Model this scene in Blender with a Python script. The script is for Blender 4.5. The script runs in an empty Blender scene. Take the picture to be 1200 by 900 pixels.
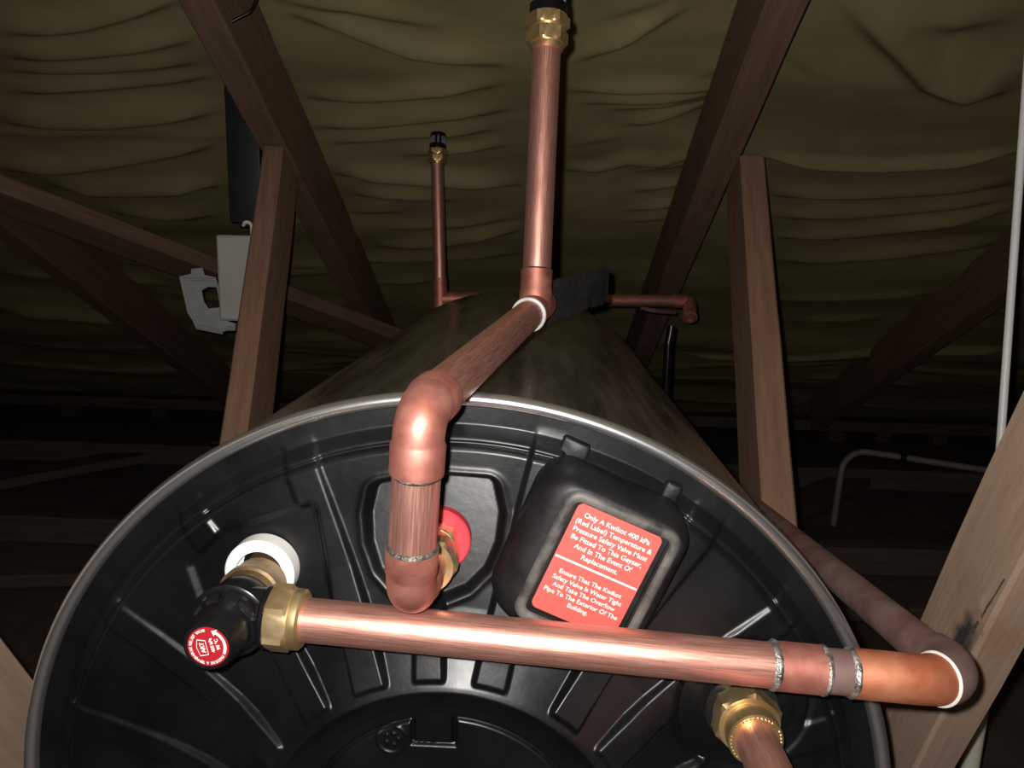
import bpy, bmesh, math, random
import numpy as np
from mathutils import Vector, Matrix

# ------------------------------------------------------------------ scene, camera, world, flash, exposure
scene = bpy.context.scene
COL = scene.collection

CAM_POS = Vector((0.0508, -0.4656, 0.3921))
CAM_ROT = Matrix(((0.998991, -0.032180, -0.031337),      # columns: right, forward, up
                  (0.037423, 0.982130, 0.184447),
                  (0.024842, -0.185433, 0.982343)))
right, fwd, up = CAM_ROT.col[0], CAM_ROT.col[1], CAM_ROT.col[2]
cam_data = bpy.data.cameras.new('camera')
cam_data.sensor_width = 36.0
cam_data.lens = 27.0                                      # 900 px at a width of 1200
cam_data.clip_start = 0.01
cam = bpy.data.objects.new('camera', cam_data)
COL.objects.link(cam)
rot = Matrix((right, up, -fwd)).transposed()
cam.matrix_world = Matrix.Translation(CAM_POS) @ rot.to_4x4()
scene.camera = cam

world = bpy.data.worlds.new('dark attic')
scene.world = world
world.use_nodes = True
world.node_tree.nodes['Background'].inputs[0].default_value = (0.9, 0.95, 1.0, 1)
world.node_tree.nodes['Background'].inputs[1].default_value = 0.003

flash_data = bpy.data.lights.new('phone_flash', 'POINT')   # the flash of the phone that took the picture
flash_data.energy = 19.0
flash_data.color = (1.0, 0.97, 0.93)
flash_data.shadow_soft_size = 0.004
flash = bpy.data.objects.new('phone_flash', flash_data)
COL.objects.link(flash)
flash.location = CAM_POS - right * 0.013 + up * 0.011

scene.view_settings.view_transform = 'Standard'
scene.view_settings.look = 'None'
scene.view_settings.exposure = 0.0
scene.view_settings.gamma = 1.0
scene.view_settings.use_curve_mapping = False

# ------------------------------------------------------------------ materials
def nd(nt, kind, **kw):
    n = nt.nodes.new(kind)
    for k, v in kw.items():
        if k in n.inputs: n.inputs[k].default_value = v
        else: setattr(n, k, v)
    return n

def material(name, c1, c2=None, rough=0.5, rough2=None, metal=0.0, scale=8.0, stretch=(1, 1, 1), coords='Object',
             bump=0.0, bump_scale=None, detail=4.0, contrast=(0.35, 0.65), spec=0.5, coat=0.0, spots=None, alpha=1.0, trans=0.0):
    m = bpy.data.materials.new(name)
    m.use_nodes = True
    nt = m.node_tree
    b = nt.nodes['Principled BSDF']
    b.inputs['Metallic'].default_value = metal
    b.inputs['Roughness'].default_value = rough
    b.inputs['Specular IOR Level'].default_value = spec
    if coat: b.inputs['Coat Weight'].default_value = coat; b.inputs['Coat Roughness'].default_value = 0.25
    if trans: b.inputs['Transmission Weight'].default_value = trans
    tc = nd(nt, 'ShaderNodeTexCoord')
    mp = nd(nt, 'ShaderNodeMapping')
    mp.inputs['Scale'].default_value = stretch
    nt.links.new(tc.outputs[coords], mp.inputs['Vector'])
    nz = nd(nt, 'ShaderNodeTexNoise', Scale=scale, Detail=detail, Roughness=0.6)
    nt.links.new(mp.outputs[0], nz.inputs['Vector'])
    ramp = nd(nt, 'ShaderNodeValToRGB')
    ramp.color_ramp.elements[0].position, ramp.color_ramp.elements[1].position = contrast
    ramp.color_ramp.elements[0].color = (*c1, 1)
    ramp.color_ramp.elements[1].color = (*(c2 or c1), 1)
    nt.links.new(nz.outputs['Fac'], ramp.inputs['Fac'])
    col = ramp.outputs['Color']
    if spots:                                              # (colour, noise scale, threshold, width)
        sc, ss, th, wd = spots
        n2 = nd(nt, 'ShaderNodeTexNoise', Scale=ss, Detail=5.0, Roughness=0.7)
        nt.links.new(tc.outputs['Object'], n2.inputs['Vector'])
        r2 = nd(nt, 'ShaderNodeValToRGB')
        r2.color_ramp.elements[0].position = th; r2.color_ramp.elements[1].position = th + wd
        nt.links.new(n2.outputs['Fac'], r2.inputs['Fac'])
        mx = nd(nt, 'ShaderNodeMix', data_type='RGBA')
        nt.links.new(r2.outputs['Color'], mx.inputs['Factor'])
        nt.links.new(col, mx.inputs['A'])
        mx.inputs['B'].default_value = (*sc, 1)
        col = mx.outputs['Result']
    nt.links.new(col, b.inputs['Base Color'])
    if rough2 is not None:
        mr = nd(nt, 'ShaderNodeMapRange')
        mr.inputs['To Min'].default_value = rough; mr.inputs['To Max'].default_value = rough2
        mr.inputs['From Min'].default_value = 0.3; mr.inputs['From Max'].default_value = 0.7
        nt.links.new(nz.outputs['Fac'], mr.inputs['Value'])
        nt.links.new(mr.outputs[0], b.inputs['Roughness'])
    if bump:
        nb = nd(nt, 'ShaderNodeTexNoise', Scale=bump_scale or scale * 4, Detail=4.0)
        nt.links.new(mp.outputs[0], nb.inputs['Vector'])
        bp = nd(nt, 'ShaderNodeBump', Strength=bump, Distance=0.002)
        nt.links.new(nb.outputs['Fac'], bp.inputs['Height'])
        nt.links.new(bp.outputs[0], b.inputs['Normal'])
    return m

COPPER = material('bright copper', (0.60, 0.255, 0.195), (0.79, 0.43, 0.35), rough=0.38, rough2=0.5, metal=0.86, scale=4, stretch=(0.9, 22, 1),
                  coords='UV', spots=((0.42, 0.17, 0.11), 30, 0.62, 0.16), bump=0.03, bump_scale=8)
COPPER_FITTING = material('copper fitting', (0.47, 0.16, 0.122), (0.61, 0.265, 0.205), rough=0.50, rough2=0.60, metal=0.80, scale=60,
                          spots=((0.36, 0.13, 0.09), 50, 0.58, 0.14))
SOLDER_DARK = material('dark tarnished solder', (0.035, 0.03, 0.027), (0.22, 0.20, 0.18), rough=0.45, metal=0.6, scale=150, bump=0.5)
COPPER_HOT = material('heat stained copper', (0.66, 0.19, 0.09), (0.74, 0.30, 0.17), rough=0.45, rough2=0.58, metal=0.7, scale=45)
COPPER_DULL = material('dull oxidised copper', (0.17, 0.095, 0.08), (0.25, 0.165, 0.145), rough=0.55, rough2=0.75, metal=0.35, scale=26,
                       spots=((0.22, 0.075, 0.05), 22, 0.54, 0.18), bump=0.06)
PATINA = material('verdigris', (0.33, 0.46, 0.42), (0.5, 0.6, 0.55), rough=0.9, scale=80)
SOLDER = material('tin solder', (0.13, 0.105, 0.095), (0.52, 0.49, 0.46), rough=0.35, rough2=0.6, metal=0.8, scale=130, bump=0.5)
FLUX = material('white flux ring', (0.45, 0.43, 0.41), (0.72, 0.70, 0.67), rough=0.5, scale=90)
BRASS = material('brass', (0.70, 0.485, 0.225), (0.83, 0.63, 0.35), rough=0.30, rough2=0.42, metal=0.9, scale=50)
BRASS_OLD = material('weathered brass', (0.25, 0.16, 0.085), (0.45, 0.32, 0.18), rough=0.4, rough2=0.6, metal=0.85, scale=55, bump=0.2)
CAP_BLACK = material('black moulded plastic', (0.0028, 0.0030, 0.0036), (0.0050, 0.0053, 0.0061), rough=0.32, rough2=0.46, scale=16, bump=0.08, bump_scale=120,
                     spots=((0.016, 0.017, 0.019), 70, 0.73, 0.07), spec=0.42)
COVER_BLACK = material('black cover plastic', (0.0055, 0.0055, 0.006), (0.0105, 0.0105, 0.011), rough=0.42, rough2=0.58, scale=40, bump=0.15, bump_scale=160, spec=0.36)
FRAME_WORN = material('scuffed cover edge', (0.03, 0.029, 0.027), (0.13, 0.12, 0.11), rough=0.55, scale=50, bump=0.3, bump_scale=120)
VALVE_BLACK = material('black valve plastic', (0.0045, 0.0045, 0.005), (0.008, 0.008, 0.009), rough=0.28, scale=60, spec=0.4)
GREY_CLEAR = material('grey plastic fins', (0.10, 0.11, 0.12), (0.2, 0.21, 0.22), rough=0.3, scale=40)
WHITE_SEAL = material('white sealing washer', (0.82, 0.80, 0.77), (0.9, 0.88, 0.85), rough=0.55, scale=30)
RED_SEAL = material('red sealing washer', (0.56, 0.035, 0.055), (0.70, 0.06, 0.085), rough=0.5, scale=30)
RED_LABEL = material('red label film', (0.58, 0.095, 0.078), (0.63, 0.11, 0.092), rough=0.5, scale=10)
RED_DISC = material('red valve disc', (0.33, 0.010, 0.016), (0.38, 0.015, 0.022), rough=0.45, scale=10)
PRINT_WHITE = material('white print', (0.85, 0.80, 0.77), rough=0.6)
STEEL = material('bright galvanised bead', (0.70, 0.72, 0.73), (0.76, 0.78, 0.79), rough=0.30, metal=0.95, scale=8)
SHELL = material('dusty galvanised shell', (0.13, 0.12, 0.098), (0.25, 0.23, 0.19), rough=0.17, rough2=0.36, metal=0.72, scale=9, stretch=(6, 0.6, 6),
                 spots=((0.34, 0.31, 0.26), 26, 0.62, 0.12), bump=0.10, bump_scale=24)
FOAM = material('grey pipe foam', (0.028, 0.027, 0.026), (0.07, 0.066, 0.062), rough=0.9, scale=25, bump=0.5, bump_scale=60)
MEMBRANE = material('olive roof underlay', (0.225, 0.190, 0.090), (0.30, 0.252, 0.122), rough=0.5, rough2=0.6, scale=6, stretch=(0.6, 2, 2), spec=0.25, bump=0.05, bump_scale=40)
def wood(name, c1, c2, dark, rough=0.75):
    m = material(name, c1, c2, rough=rough, scale=6, stretch=(1.2, 16, 16), bump=0.25, bump_scale=14, detail=6.0, spots=(dark, 7, 0.60, 0.2))
    return m
WOOD_RED = wood('old reddish pine', (0.145, 0.080, 0.052), (0.20, 0.120, 0.080), (0.105, 0.052, 0.034))
WOOD_BROWN = wood('brown roof pine', (0.25, 0.135, 0.088), (0.32, 0.185, 0.122), (0.20, 0.10, 0.065))
WOOD_PALE = wood('pale planed pine', (0.29, 0.195, 0.138), (0.36, 0.25, 0.178), (0.27, 0.155, 0.09))
WOOD_STAINED = wood('pale planed pine with a bark stain', (0.29, 0.195, 0.138), (0.36, 0.25, 0.178), (0.27, 0.155, 0.09))
def add_stain(m, centre, size, colour):
    """a soft dark smudge of bark at one place of the timber (object space)"""
    nt = m.node_tree; b = nt.nodes['Principled BSDF']
    src = b.inputs['Base Color'].links[0].from_socket
    tc = nd(nt, 'ShaderNodeTexCoord'); mp = nd(nt, 'ShaderNodeMapping')
    mp.inputs['Location'].default_value = [-c / s for c, s in zip(centre, size)]
    mp.inputs['Scale'].default_value = [1 / s for s in size]
    nt.links.new(tc.outputs['Object'], mp.inputs['Vector'])
    ln = nd(nt, 'ShaderNodeVectorMath', operation='LENGTH'); nt.links.new(mp.outputs[0], ln.inputs[0])
    nz = nd(nt, 'ShaderNodeTexNoise', Scale=70.0, Detail=4.0); nt.links.new(tc.outputs['Object'], nz.inputs['Vector'])
    ma = nd(nt, 'ShaderNodeMath', operation='MULTIPLY_ADD'); ma.inputs[1].default_value = 1.1
    nt.links.new(nz.outputs['Fac'], ma.inputs[0]); nt.links.new(ln.outputs['Value'], ma.inputs[2])
    mr = nd(nt, 'ShaderNodeMapRange'); mr.inputs['From Min'].default_value = 1.45; mr.inputs['From Max'].default_value = 0.85
    nt.links.new(ma.outputs[0], mr.inputs['Value'])
    mx = nd(nt, 'ShaderNodeMix', data_type='RGBA'); nt.links.new(mr.outputs[0], mx.inputs['Factor'])
    nt.links.new(src, mx.inputs['A']); mx.inputs['B'].default_value = (*colour, 1)
    nt.links.new(mx.outputs['Result'], b.inputs['Base Color'])
WOOD_DARK = wood('dusty dark timber', (0.06, 0.042, 0.034), (0.095, 0.068, 0.054), (0.045, 0.03, 0.025))
BARK = material('dark bark scar', (0.025, 0.021, 0.018), (0.075, 0.058, 0.045), rough=0.9, scale=45, bump=0.4)
DUST = material('dusty brown floor', (0.05, 0.034, 0.026), (0.085, 0.06, 0.045), rough=0.95, scale=9, bump=0.5, bump_scale=40)
WALLM = material('dark rough brick wall', (0.09, 0.065, 0.05), (0.14, 0.1, 0.08), rough=0.95, scale=12, bump=0.4)
PVC = material('white conduit plastic', (0.80, 0.80, 0.78), (0.86, 0.86, 0.84), rough=0.4, scale=20)
PVC_GREY = material('dusty grey conduit', (0.14, 0.125, 0.11), (0.19, 0.17, 0.15), rough=0.6, scale=30)
BOX_WHITE = material('white switch box plastic', (0.50, 0.49, 0.45), (0.55, 0.54, 0.50), rough=0.45, scale=20)
BRACKET = material('milky plastic bracket', (0.36, 0.38, 0.37), (0.44, 0.46, 0.45), rough=0.35, scale=25)
BLACK_BOX = material('black sheet metal', (0.012, 0.013, 0.015), (0.017, 0.018, 0.021), rough=0.5, scale=12)
SLEEVE = material('cream cable sleeve', (0.52, 0.50, 0.40), (0.62, 0.60, 0.50), rough=0.6, scale=30)

# ------------------------------------------------------------------ helpers
def tag(o, label=None, cat=None, group=None, kind=None):
    if label: o['label'] = label
    if cat: o['category'] = cat
    if group: o['group'] = group
    if kind: o['kind'] = kind
    return o

def thing(name, label, cat, loc=(0, 0, 0), group=None):
    o = bpy.data.objects.new(name, None)
    o.empty_display_size = 0.05
    COL.objects.link(o)
    o.location = loc
    bpy.context.view_layer.update()
    return tag(o, label, cat, group)

def link(name, me, mat, parent=None, matrix=None):
    o = bpy.data.objects.new(name, me)
    COL.objects.link(o)
    if mat and not me.materials: me.materials.append(mat)
    if matrix is not None: o.matrix_basis = matrix
    if parent:
        bpy.context.view_layer.update()
        o.parent = parent
        o.matrix_parent_inverse = parent.matrix_world.inverted()
    return o

def obj(name, bm, mat, parent=None, angle=38, matrix=None, smooth=True):
    bmesh.ops.recalc_face_normals(bm, faces=bm.faces[:])
    lim = math.radians(angle)
    for f in bm.faces: f.smooth = smooth
    for e in bm.edges:
        if len(e.link_faces) == 2 and e.calc_face_angle(0) > lim: e.smooth = False
    me = bpy.data.meshes.new(name)
    bm.to_mesh(me); bm.free()
    return link(name, me, mat, parent, matrix)

def basis(axis, ref=None):
    a = Vector(axis).normalized()
    r = Vector(ref) if ref else (Vector((0, 0, 1)) if abs(a.z) < 0.9 else Vector((1, 0, 0)))
    u = (r - a * r.dot(a)).normalized()
    return a, u, a.cross(u)

def rings_to_faces(bm, rings, closed=True, cap0=False, cap1=False, uv=None):
    n = len(rings[0])
    lay = bm.loops.layers.uv.verify() if uv else None
    for i in range(len(rings) - 1):
        for j in range(n if closed else n - 1):
            k = (j + 1) % n
            f = bm.faces.new((rings[i][j], rings[i][k], rings[i + 1][k], rings[i + 1][j]))
            if lay:
                for lp, (a, b) in zip(f.loops, ((i, j), (i, j + 1), (i + 1, j + 1), (i + 1, j))):
                    lp[lay].uv = (uv[a], b / n)
    if cap0: bm.faces.new(rings[0][::-1])
    if cap1: bm.faces.new(rings[-1])

def lathe(bm, prof, origin, axis, seg=48, ref=None, cap0=True, cap1=True):
    """prof: (distance along the axis, radius)"""
    a, u, v = basis(axis, ref); o = Vector(origin)
    rings, ts = [], []
    for t, r in prof:
        rings.append([bm.verts.new(o + a * t + (u * math.cos(2 * math.pi * j / seg) + v * math.sin(2 * math.pi * j / seg)) * r) for j in range(seg)])
        ts.append(t * 10)
    rings_to_faces(bm, rings, True, cap0, cap1, uv=ts)

def hexnut(bm, origin, axis, length, af, ref=None, chamfer=0.12, seg=48, bore=None):
    a, u, v = basis(axis, ref); o = Vector(origin)
    def hr(th):
        k = (th + math.pi / 6) % (math.pi / 3) - math.pi / 6
        return af / 2 / math.cos(k)
    c = length * chamfer
    rings = []
    for t, mode in ((0, 0), (c, 1), (length - c, 1), (length, 0)):
        ring = []
        for j in range(seg):
            th = 2 * math.pi * j / seg
            r = hr(th)
            if mode == 0: r = min(r, af / 2 * 1.01)
            ring.append(bm.verts.new(o + a * t + (u * math.cos(th) + v * math.sin(th)) * r))
        rings.append(ring)
    rings_to_faces(bm, rings, True, True, True, uv=[0, 1, 2, 3])

def fillet(pts, rad, n=10):
    pts = [Vector(p) for p in pts]
    out = [pts[0]]
    for i in range(1, len(pts) - 1):
        p = pts[i]; d0 = (pts[i - 1] - p); d1 = (pts[i + 1] - p)
        ang = d0.angle(d1)
        if ang > math.pi - 0.02: out.append(p); continue
        l = min(rad / math.tan(ang / 2), d0.length * 0.49, d1.length * 0.49)
        rr = l * math.tan(ang / 2)
        d0.normalize(); d1.normalize()
        c = p + (d0 + d1).normalized() * (rr / math.sin(ang / 2))
        s = p + d0 * l - c; e = p + d1 * l - c
        ax = s.cross(e).normalized(); tot = s.angle(e)
        for k in range(n + 1):
            out.append(c + Matrix.Rotation(tot * k / n, 3, ax) @ s)
    out.append(pts[-1])
    return out

def tube(bm, path, rad, seg=32, caps=True, wob=0.0, rng=None):
    path = [Vector(p) for p in path]
    radii = rad if isinstance(rad, (list, tuple)) else [rad] * len(path)
    t = (path[1] - path[0]).normalized()
    _, u, v = basis(t)
    rings, uvs, L = [], [], 0.0
    for i, p in enumerate(path):
        if i == 0: tn = (path[1] - path[0]).normalized()
        elif i == len(path) - 1: tn = (path[-1] - path[-2]).normalized()
        else: tn = ((path[i] - path[i - 1]).normalized() + (path[i + 1] - path[i]).normalized()).normalized()
        q = t.rotation_difference(tn); u = q @ u; v = q @ v; t = tn
        if i: L += (path[i] - path[i - 1]).length
        ring = []
        for j in range(seg):
            th = 2 * math.pi * j / seg
            r = radii[i]
            if wob: r *= 1 + wob * (math.sin(3 * th + i * 0.9) * 0.5 + (rng.random() - 0.5))
            ring.append(bm.verts.new(p + (u * math.cos(th) + v * math.sin(th)) * r))
        rings.append(ring); uvs.append(L * 10)
    rings_to_faces(bm, rings, True, caps, caps, uv=uvs)

def box_bm(bm, lo, hi, bevel=0.0, seg=2):
    r = bmesh.ops.create_cube(bm, size=1.0)
    vs = r['verts']
    for w in vs:
        w.co = Vector([lo[k] + (w.co[k] + 0.5) * (hi[k] - lo[k]) for k in range(3)])
    if bevel:
        es = list({e for w in vs for e in w.link_edges})
        bmesh.ops.bevel(bm, geom=es, offset=bevel, segments=seg, affect='EDGES', profile=0.6)

def timber(name, p0, p1, width, depth, mat, label, cat='timber', side=(1, 0, 0), group=None, kind=None, bevel=0.003, parent=None, cut=None):
    """sawn member from p0 to p1; width along `side`, depth square to both; built in its own frame so the grain runs along it"""
    p0, p1 = Vector(p0), Vector(p1)
    a = (p1 - p0); L = a.length; a.normalize()
    s = Vector(side); s = (s - a * s.dot(a)).normalized()
    d = a.cross(s)
    m = Matrix((a, s, d)).transposed().to_4x4(); m.translation = (p0 + p1) / 2
    bm = bmesh.new()
    rng = random.Random(len(label or name))
    n = max(2, int(L / 0.08))
    rings = []
    hw, hd = width / 2, depth / 2
    b = bevel
    prof = [(-hw + b, -hd), (hw - b, -hd), (hw, -hd + b), (hw, hd - b), (hw - b, hd), (-hw + b, hd), (-hw, hd - b), (-hw, -hd + b)]
    for i in range(n + 1):
        x = -L / 2 + L * i / n
        oy, oz = rng.uniform(-1, 1) * 0.0006, rng.uniform(-1, 1) * 0.0006
        rings.append([bm.verts.new((x, y + oy, z + oz)) for y, z in prof])
    if cut:                                                    # mitre the first end against a plane (point, normal)
        q, nn = m.inverted() @ Vector(cut[0]), m.inverted().to_3x3() @ Vector(cut[1])
        for w in rings[0]:
            w.co.x += (q - w.co).dot(nn) / nn.x
    rings_to_faces(bm, rings, True, True, True)
    o = obj(name, bm, mat, parent, angle=30, matrix=m)
    if label: tag(o, label, cat, group, kind)
    return o

def smoothstep(e0, e1, x):
    t = np.clip((x - e0) / (e1 - e0), 0, 1)
    return t * t * (3 - 2 * t)

def grid_mesh(name, P, mat, parent=None, close_u=False):
    """P: array (rows, cols, 3)"""
    R, C = P.shape[:2]
    idx = np.arange(R * C).reshape(R, C)
    if close_u: idx = np.concatenate([idx, idx[:, :1]], 1)
    q = np.stack([idx[:-1, :-1], idx[:-1, 1:], idx[1:, 1:], idx[1:, :-1]], -1).reshape(-1, 4)
    me = bpy.data.meshes.new(name)
    me.vertices.add(R * C); me.vertices.foreach_set('co', P.reshape(-1).astype(np.float32))
    me.loops.add(q.size); me.loops.foreach_set('vertex_index', q.reshape(-1).astype(np.int32))
    me.polygons.add(len(q)); me.polygons.foreach_set('loop_start', (np.arange(len(q)) * 4).astype(np.int32))
    me.polygons.foreach_set('use_smooth', np.ones(len(q), bool))
    me.update(calc_edges=True); me.validate()
    return link(name, me, mat, parent)

def text_mesh(name, body, mat, matrix, size=None, width=None, align='CENTER', spacing=1.0, weight=0.0, parent=None, thick=0.0, resolution=3):
    cu = bpy.data.curves.new(name, 'FONT')
    cu.body = body; cu.align_x = align; cu.align_y = 'CENTER'
    cu.space_line = spacing; cu.size = 1.0; cu.offset = weight; cu.resolution_u = resolution
    tmp = bpy.data.objects.new(name, cu)
    COL.objects.link(tmp)
    bpy.context.view_layer.update()
    dg = bpy.context.evaluated_depsgraph_get()
    me = bpy.data.meshes.new_from_object(tmp.evaluated_get(dg))
    COL.objects.unlink(tmp); bpy.data.objects.remove(tmp)
    co = np.empty(len(me.vertices) * 3); me.vertices.foreach_get('co', co); co = co.reshape(-1, 3)
    k = size if size else width / (co[:, 0].max() - co[:, 0].min())
    cx = (co[:, 0].max() + co[:, 0].min()) / 2; cy = (co[:, 1].max() + co[:, 1].min()) / 2
    if align == 'CENTER': co -= (cx, cy, 0)
    co *= k
    h = np.concatenate([co, np.ones((len(co), 1))], 1) @ np.array(matrix).T
    me.vertices.foreach_set('co', h[:, :3].reshape(-1).astype(np.float32))
    me.update()
    me.materials.clear(); me.materials.append(mat)
    return me

# ------------------------------------------------------------------ the setting: sloping roof underlay, floor, walls
def roof_z(y):                     # underside of the roof underlay
    return 1.2315 - 0.545 * y if y > -0.9 else 1.722 + 0.545 * (y + 0.9)

FOLDS = [
  ([(-0.896, 0.92), (-0.733, 0.9), (-0.535, 0.855)], 1, 1),
  ([(-0.938, 0.975), (-0.77, 0.959), (-0.557, 0.931)], 1, 1),
  ([(-0.966, 1.011), (-0.766, 1.002), (-0.566, 0.982)], 0.8, 1),
  ([(-1.006, 1.064), (-0.777, 1.047), (-0.56, 1.022)], 0.7, 1),
  ([(-1.068, 1.145), (-0.829, 1.134), (-0.588, 1.104)], 1, 1),
  ([(-1.172, 1.281), (-0.984, 1.263), (-0.787, 1.218), (-0.62, 1.177)], 1, 1),
  ([(-1.093, 1.338), (-0.884, 1.324), (-0.675, 1.311)], 1.6, 0.9),
  ([(-1.027, 1.427), (-0.866, 1.445), (-0.723, 1.422)], 0.7, 1),
  ([(-0.391, 0.882), (-0.297, 0.905), (-0.188, 0.947), (-0.011, 0.966)], 1.1, 1),
  ([(-0.41, 0.859), (-0.287, 0.869), (-0.123, 0.902)], 0.7, 1),
  ([(-0.426, 1.077), (-0.256, 1.056), (-0.027, 1.009)], 1.1, 0.9),
  ([(-0.431, 1.147), (-0.269, 1.123), (-0.013, 1.075)], 1, 0.9),
  ([(-0.408, 1.188), (-0.242, 1.158), (-0.031, 1.128)], 0.8, 0.8),
  ([(-0.19, 1.164), (-0.067, 1.153)], 0.8, 0.7),
  ([(-0.252, 1.218), (-0.141, 1.198), (-0.016, 1.176)], 0.9, 0.8),
  ([(-0.416, 1.281), (-0.283, 1.28), (-0.133, 1.295), (0.006, 1.311)], 1.7, 0.8),
  ([(-0.408, 1.36), (-0.277, 1.352), (-0.14, 1.369)], 1.1, 0.8),
  ([(-0.436, 1.428), (-0.267, 1.414)], 0.7, 0.8),
  ([(-0.387, 1.585), (-0.177, 1.527), (0.005, 1.47)], 1.1, 0.8),
  ([(-0.344, 1.485), (-0.149, 1.462), (-0.001, 1.421)], 0.6, 0.7),
  ([(-0.452, 1.665), (-0.211, 1.631), (-0.003, 1.587)], 0.8, 0.8),
  ([(0.089, 0.961), (0.177, 0.916), (0.277, 0.855)], 1.4, 1),
  ([(0.088, 1.026), (0.264, 1.016), (0.378, 1.021)], 1.1, 0.7),
  ([(0.116, 1.061), (0.242, 1.047), (0.378, 1.031)], 1.1, 0.7),
  ([(0.168, 1.081), (0.277, 1.063), (0.377, 1.04)], 1, 0.6),
  ([(0.199, 1.117), (0.25, 1.113), (0.374, 1.059)], 1.2, 0.7),
  ([(0.131, 0.881), (0.259, 0.833)], 0.8, 1),
  ([(0.085, 1.267), (0.167, 1.256), (0.231, 1.215), (0.296, 1.229), (0.392, 1.197)], 1.4, 0.7),
  ([(0.172, 1.308), (0.227, 1.291)], 1, 0.9),
  ([(0.256, 1.273), (0.33, 1.247), (0.387, 1.229)], 1, 0.6),
  ([(0.242, 1.336), (0.362, 1.31), (0.401, 1.3)], 1, 0.6),
  ([(0.238, 1.394), (0.337, 1.377), (0.407, 1.358)], 1.1, 0.6),
  ([(0.246, 1.435), (0.365, 1.42)], 0.8, 0.6),
  ([(0.09, 1.186), (0.158, 1.159), (0.217, 1.152)], 0.5, 0.8),
  ([(0.503, 0.836), (0.627, 0.913), (0.711, 0.976), (0.796, 1.009), (0.889, 0.991)], 1.1, 2.2),
  ([(0.464, 0.945), (0.5, 0.963), (0.539, 0.986)], 1.3, 1),
  ([(0.384, 0.943), (0.363, 0.971), (0.296, 1.005)], 0.9, 0.9),
  ([(0.599, 0.857), (0.699, 0.871), (0.799, 0.861)], 0.6, 2),
  ([(0.492, 1.199), (0.622, 1.211), (0.75, 1.212), (0.892, 1.197), (1.011, 1.17)], 2.0, 0.4),
  ([(0.556, 1.327), (0.739, 1.314), (1.063, 1.273)], 1, 0.9),
  ([(0.591, 1.403), (0.773, 1.389), (1.099, 1.325)], 0.7, 0.9),
  ([(0.62, 1.488), (0.803, 1.458), (0.963, 1.415), (1.123, 1.362)], 1.2, 0.9),
  ([(0.665, 1.589), (0.954, 1.554), (1.198, 1.503)], 0.7, 0.9),
  ([(0.557, 2.217), (0.851, 2.21), (1.248, 2.13), (1.612, 2.089)], 1.6, 0.4),
  ([(-2.112, 2.513), (-1.848, 2.537), (-1.496, 2.536), (-0.949, 2.465), (-0.708, 2.446)], 1.6, 0.4),
  ([(-1.731, 2.014), (-1.508, 2.025), (-1.276, 2.073)], 1.6, 0.8),
  ([(-0.43, 1.783), (-0.225, 1.747)], 0.7, 0.7),
  ([(0.688, 1.797), (0.943, 1.767), (1.164, 1.735)], 0.8, 0.8),
  ([(0.819, 1.957), (1.115, 1.92)], 0.7, 0.7),
  ([(1.015, 2.417), (1.4, 2.367)], 0.9, 0.6),
  ([(-0.794, 2.198), (-0.482, 2.155)], 0.8, 0.7),
  ([(-0.591, 1.452), (-0.494, 1.484)], 0.6, 0.8),
  ([(-1.563, 1.793), (-1.314, 1.811), (-1.071, 1.844)], 0.8, 0.8),
]


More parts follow.
